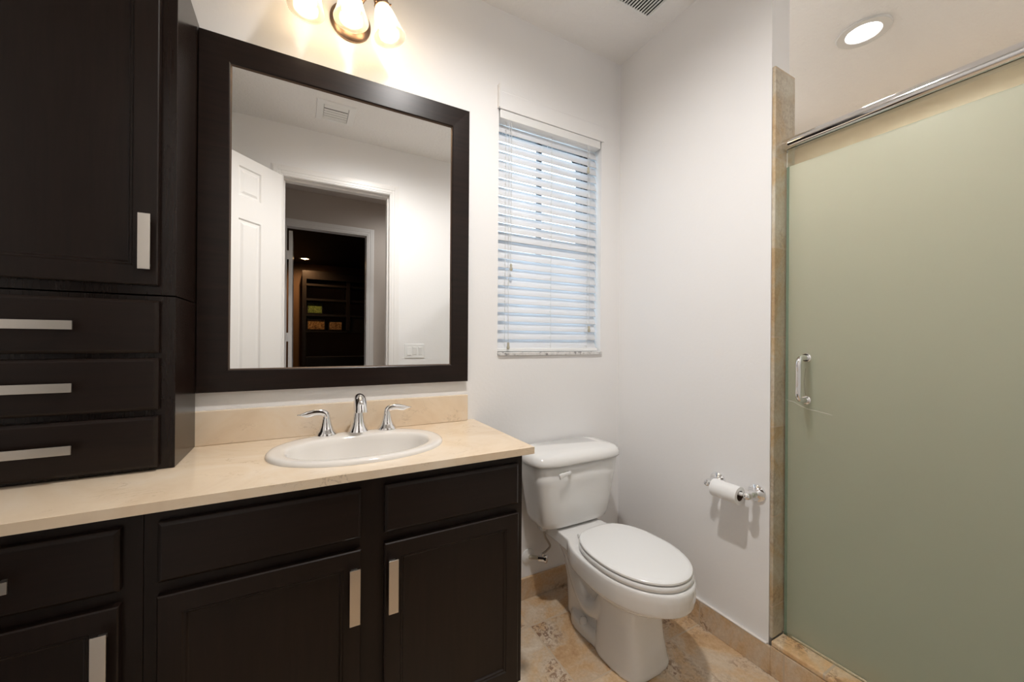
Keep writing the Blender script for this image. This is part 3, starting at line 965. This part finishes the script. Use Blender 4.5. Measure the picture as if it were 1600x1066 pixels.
# --- taps
FZ = .8872
ft = thing('faucet', 'chrome widespread faucet with curved spout and two levers behind the sink', 'faucet', (.187, 1.511, FZ))
def tap_handle(x, y, sgn, label):
    t = ft
    bm = BM()
    lathe(bm, [(.0345, 0), (.0350, .003), (.0325, .009), (.0250, .018), (.0190, .033), (.0150, .048), (.0138, .056), (.0125, .059)], (x, y, FZ), (0, 0, 1), 32)
    hb_ = obj('tap_handle', bm, M_CHROME, t, smooth=True, label=label)
    bm = BM()
    pts = spline([(x, y, FZ + .056), (x + sgn * .001, y, FZ + .068), (x + sgn * .010, y - .001, FZ + .078), (x + sgn * .034, y - .003, FZ + .081), (x + sgn * .062, y - .005, FZ + .076), (x + sgn * .090, y - .007, FZ + .077)], 5)
    nP = len(pts)
    rd = []
    for i in range(nP):
        u = i / (nP - 1)
        wv = .0125 * (1 - u * .15) if u < .8 else .0125 * .88 * max(.15, (1 - u) / .2)
        tv = .0110 * (1 - u) ** 1.2 + .0026
        rd.append((tv, wv))
    tube(bm, pts, rd, 16)
    obj('lever', bm, M_CHROME, hb_, smooth='all')
tap_handle(.0815, 1.510, -1, 'chrome tap handle with its lever pointing left')
tap_handle(.2875, 1.510, 1, 'chrome tap handle with its lever pointing right')
bm = BM()
lathe(bm, [(.0350, 0), (.0358, .004), (.0330, .010), (.0260, .022), (.0200, .040), (.0170, .062), (.0158, .075)], (.187, 1.511, FZ), (0, 0, 1), 36)
obj('base', bm, M_CHROME, ft, smooth=True)
bm = BM()
pts = spline([(.187, 1.513, FZ + .070), (.187, 1.513, FZ + .095), (.187, 1.508, FZ + .110), (.187, 1.492, FZ + .123), (.187, 1.468, FZ + .122), (.187, 1.450, FZ + .108), (.187, 1.442, FZ + .090), (.187, 1.440, FZ + .080)], 6)
rd = [.0160 + .0065 * i / len(pts) for i in range(len(pts))]
tube(bm, pts, rd, 20)
obj('spout', bm, M_CHROME, ft, smooth='all')

# ------------------------------------------------------------------ toilet
TXC = 1.114
toi = thing('toilet', 'white two-piece toilet with closed lid between vanity and wall', 'toilet', (TXC, 1.25, 0))
bm = BM()
def egg(z, w_, yf, ym, yb, eb=2.6, ef=2.0, n=56, cx=TXC):
    return super_ring(cx, ym, z, w_, ym - yf, yb - ym, n, ef, eb)
# bowl
loft(bm, [egg(.225, .085, 1.03, 1.13, 1.26), egg(.245, .115, .975, 1.12, 1.29), egg(.27, .142, .915, 1.11, 1.33), egg(.292, .160, .882, 1.10, 1.36), egg(.303, .161, .876, 1.10, 1.365),
          egg(.307, .1755, .855, 1.10, 1.38), egg(.330, .1775, .851, 1.10, 1.385), egg(.360, .1790, .849, 1.10, 1.385), egg(.378, .1780, .851, 1.10, 1.385), egg(.386, .1740, .856, 1.10, 1.38)])
# front pedestal
loft(bm, [super_ring(TXC + .012, 1.115, z, hx, a, b, 48, 3.6, 3.0) for z, hx, a, b in ((0, .118, .128, .12), (.012, .119, .129, .12), (.03, .114, .124, .12), (.10, .104, .112, .12), (.18, .099, .100, .12), (.24, .102, .100, .12), (.29, .110, .105, .12))])
# rear trapway column and foot
loft(bm, [super_ring(TXC, 1.33, z, hx, .20, yb, 48, 3.0, 3.5) for z, hx, yb in ((0, .050, .115), (.05, .050, .115), (.15, .054, .120), (.25, .070, .135), (.33, .100, .17), (.38, .11, .19))])
loft(bm, [super_ring(TXC, 1.27, z, hx, .19, yb, 48, 2.4, 2.6) for z, hx, yb in ((0, .092, .135), (.030, .090, .133), (.042, .084, .127), (.046, .07, .11))])
# trapway bulge on each side
for sg in (-1, 1):
    tube(bm, spline([(TXC + sg * .040, 1.17, .22), (TXC + sg * .050, 1.21, .14), (TXC + sg * .052, 1.28, .125), (TXC + sg * .046, 1.35, .19), (TXC + sg * .040, 1.40, .28)], 6), [.038] * 25, 16)
# deck under the tank
loft(bm, [[(TXC - .135, 1.27, z), (TXC + .135, 1.27, z), (TXC + .118, 1.42, z), (TXC + .118, 1.568, z), (TXC - .118, 1.568, z), (TXC - .118, 1.42, z)] for z in (.335, .388)])
ROT = Matrix.Translation((1.112, 1.50, 0)) @ Matrix.Rotation(math.radians(2.4), 4, 'Z') @ Matrix.Translation((-1.112, -1.50, 0))
def robj(name, bm, *a, **k_):
    bm.transform(ROT)
    return obj(name, bm, *a, **k_)
def rem(o):
    r = o.modifiers.new('remesh', 'REMESH'); r.mode = 'VOXEL'; r.voxel_size = .0042; r.use_smooth_shade = True
    s = o.modifiers.new('smooth', 'SMOOTH'); s.factor = .5; s.iterations = 4
robj('bowl', bm, M_PORC, toi, mods=rem, smooth='all')
# bolt cap
bm = BM(); lathe(bm, [(.017, -.01), (.0165, .008), (.013, .018), (.006, .022), (.0, .0225)], (TXC - .070, 1.29, .040), (0, 0, 1), 20, cap1=False); robj('bolt_cap', bm, M_PORC, toi, smooth='all')
bm = BM(); lathe(bm, [(.017, -.01), (.0165, .008), (.013, .018), (.006, .022), (.0, .0225)], (TXC + .070, 1.29, .040), (0, 0, 1), 20, cap1=False); robj('bolt_cap', bm, M_PORC, toi, smooth='all')
# seat
def seat_ring(z, g, w_=.169, yf=.863):
    return super_ring(TXC, 1.09, z, w_ - g, 1.09 - yf - g, 1.308 - 1.09 - g, 72, 2.05, 3.2)
def taper(r, a=.17):
    out = []
    for x, y, z in r:
        u = max(0, (y - 1.09) / .2)
        out.append((TXC + (x - TXC) * (1 - a * u * u), y, z))
    return out
bm = BM(); loft(bm, [taper(seat_ring(z, g)) for z, g in ((.3865, .007), (.3880, .001), (.393, -.002), (.402, -.002), (.4065, .001), (.4075, .008))]); robj('seat', bm, M_SEAT, toi, smooth=True)
bm = BM(); loft(bm, [taper(seat_ring(z, g)) for z, g in ((.4095, .010), (.4105, .004), (.4135, .001), (.4190, .0015), (.4220, .005), (.4235, .018), (.4245, .060), (.4250, .12))]); robj('seat_lid', bm, M_SEAT, toi, smooth=True)
for sg in (-1, 1):
    bm = BM(); cyl(bm, (TXC + sg * .070 - .016, 1.308, .400), (TXC + sg * .070 + .016, 1.308, .400), .008, 16); robj('seat_hinge', bm, M_SEAT, toi, smooth=True, bevel=.002)
# tank
bm = BM()
TKX = 1.112
def tank_ring(z, hx, yf, g=0):
    ym = 1.46
    return super_ring(TKX, ym, z, hx - g, ym - yf - g, 1.572 - ym - g, 64, 4.2, 7)
loft(bm, [tank_ring(.3895, .130, 1.43), tank_ring(.392, .160, 1.405), tank_ring(.405, .180, 1.390), tank_ring(.43, .190, 1.383), tank_ring(.50, .203, 1.377), tank_ring(.60, .221, 1.368), tank_ring(.682, .235, 1.360)])
tank = obj('tank', bm, M_PORC, toi, smooth='all')
bm = BM(); loft(bm, [tank_ring(.6826, .236, 1.358, .004), tank_ring(.686, .243, 1.350), tank_ring(.694, .2445, 1.348), tank_ring(.706, .243, 1.350), tank_ring(.718, .237, 1.357), tank_ring(.728, .226, 1.370), tank_ring(.734, .208, 1.392), tank_ring(.7365, .17, 1.43)])
obj('tank_lid', bm, M_PORC, toi, smooth='all')
# flush lever
bm = BM()
lathe(bm, [(.012, 0), (.012, .010), (.009, .014)], (1.030, 1.3725, .652), (0, -1, 0), 20)
tube(bm, spline([(1.030, 1.356, .652), (1.010, 1.350, .653), (.985, 1.347, .650), (.968, 1.346, .645)], 5), [(.006, .004)] * 5 + [(.009, .004)] * 5 + [(.0125, .004)] * 3 + [(.013, .004)] * 3, 12)
obj('flush_lever', bm, M_WHITEP, tank, smooth='all')

# supply valve
sv = thing('supply_valve', 'chrome water supply valve with braided hose low on the wall by the toilet', 'valve', (.965, YB, .20))
bm = BM(); lathe(bm, [(.036, 0), (.035, .004), (.027, .008), (.014, .010), (.012, .012)], (.962, YB, .195), (0, -1, 0), 32); obj('escutcheon', bm, M_WHITEP, sv, smooth=True)
bm = BM(); cyl(bm, (.962, YB - .01, .195), (1.000, YB - .052, .200), .0085, 16); obj('pipe', bm, M_BRASS, sv, smooth=True)
bm = BM(); cyl(bm, (.993, YB - .045, .199), (1.012, YB - .066, .202), .0135, 8); cyl(bm, (1.006, YB - .060, .202), (1.006, YB - .060, .226), .008, 12); obj('valve_body', bm, M_CHROME, sv, smooth=True)
bm = BM(); lathe(bm, [(.012, 0), (.018, .003), (.018, .011), (.012, .015)], (1.012, YB - .066, .202), (.67, -.74, .05), 20); obj('valve_knob', bm, M_CHROME, sv, smooth=True)
bm = BM(); tube(bm, spline([(1.006, YB - .060, .224), (1.022, YB - .066, .236), (1.036, YB - .075, .258), (1.018, YB - .085, .290), (.994, YB - .095, .325), (.982, YB - .10, .375)], 8), .0050, 10); obj('hose', bm, M_HOSE, sv, smooth='all')
bm = BM(); cyl(bm, (.982, YB - .10, .358), (.982, YB - .10, .3795), .0135, 12); obj('hose_nut', bm, M_WHITEP, sv, smooth=True)

# ------------------------------------------------------------------ toilet paper holder + roll
tp = thing('toilet_paper_holder', 'chrome two-post toilet paper holder on the white side wall', 'toilet paper holder', (XR, .93, .648))
for y in (1.010, .852):
    bm = BM()
    lathe(bm, [(.033, 0), (.0335, .003), (.031, .007), (.023, .009), (.022, .012), (.013, .016), (.0115, .024), (.0150, .030), (.0160, .036), (.0120, .044), (.0095, .050), (.0120, .054), (.0150, .060), (.0155, .067), (.0130, .075), (.007, .081), (.0, .082)], (XR, y, .648), (-1, 0, 0), 32, cap1=False)
    obj('post', bm, M_CHROME, tp, smooth='all')
bm = BM(); cyl(bm, (XR - .066, .860, .648), (XR - .066, 1.002, .648), .007, 16); obj('roller', bm, M_WHITEP, tp, smooth=True)
tr = thing('toilet_paper_roll', 'nearly used white toilet paper roll on the chrome holder', 'toilet paper', (XR - .066, .93, .640))
rc = (XR - .066, .878, .639)
bm = BM(); lathe(bm, [(.0195, 0), (.0335, 0), (.0340, .001), (.0340, .105), (.0335, .106), (.0195, .106)], rc, (0, 1, 0), 40, cap0=False, cap1=False); 
# hanging tail
tube_pts = []
rings = []
for i in range(9):
    a = -PI / 2 + .1 * i
    rings.append([(rc[0] + .0343 + (.001 if i > 5 else 0), .8795, rc[2] - .006 * i), (rc[0] + .0343, .9825, rc[2] - .006 * i), (rc[0] + .0336, .9825, rc[2] - .006 * i), (rc[0] + .0336, .8795, rc[2] - .006 * i)])
loft(bm, rings)
obj('paper', bm, M_PAPER, tr, smooth=True)
bm = BM(); lathe(bm, [(.0193, .0005), (.0193, .1055), (.0183, .1055), (.0183, .0005)], rc, (0, 1, 0), 32, cap0=False, cap1=False); obj('core', bm, M_CARD, tr, smooth=True)
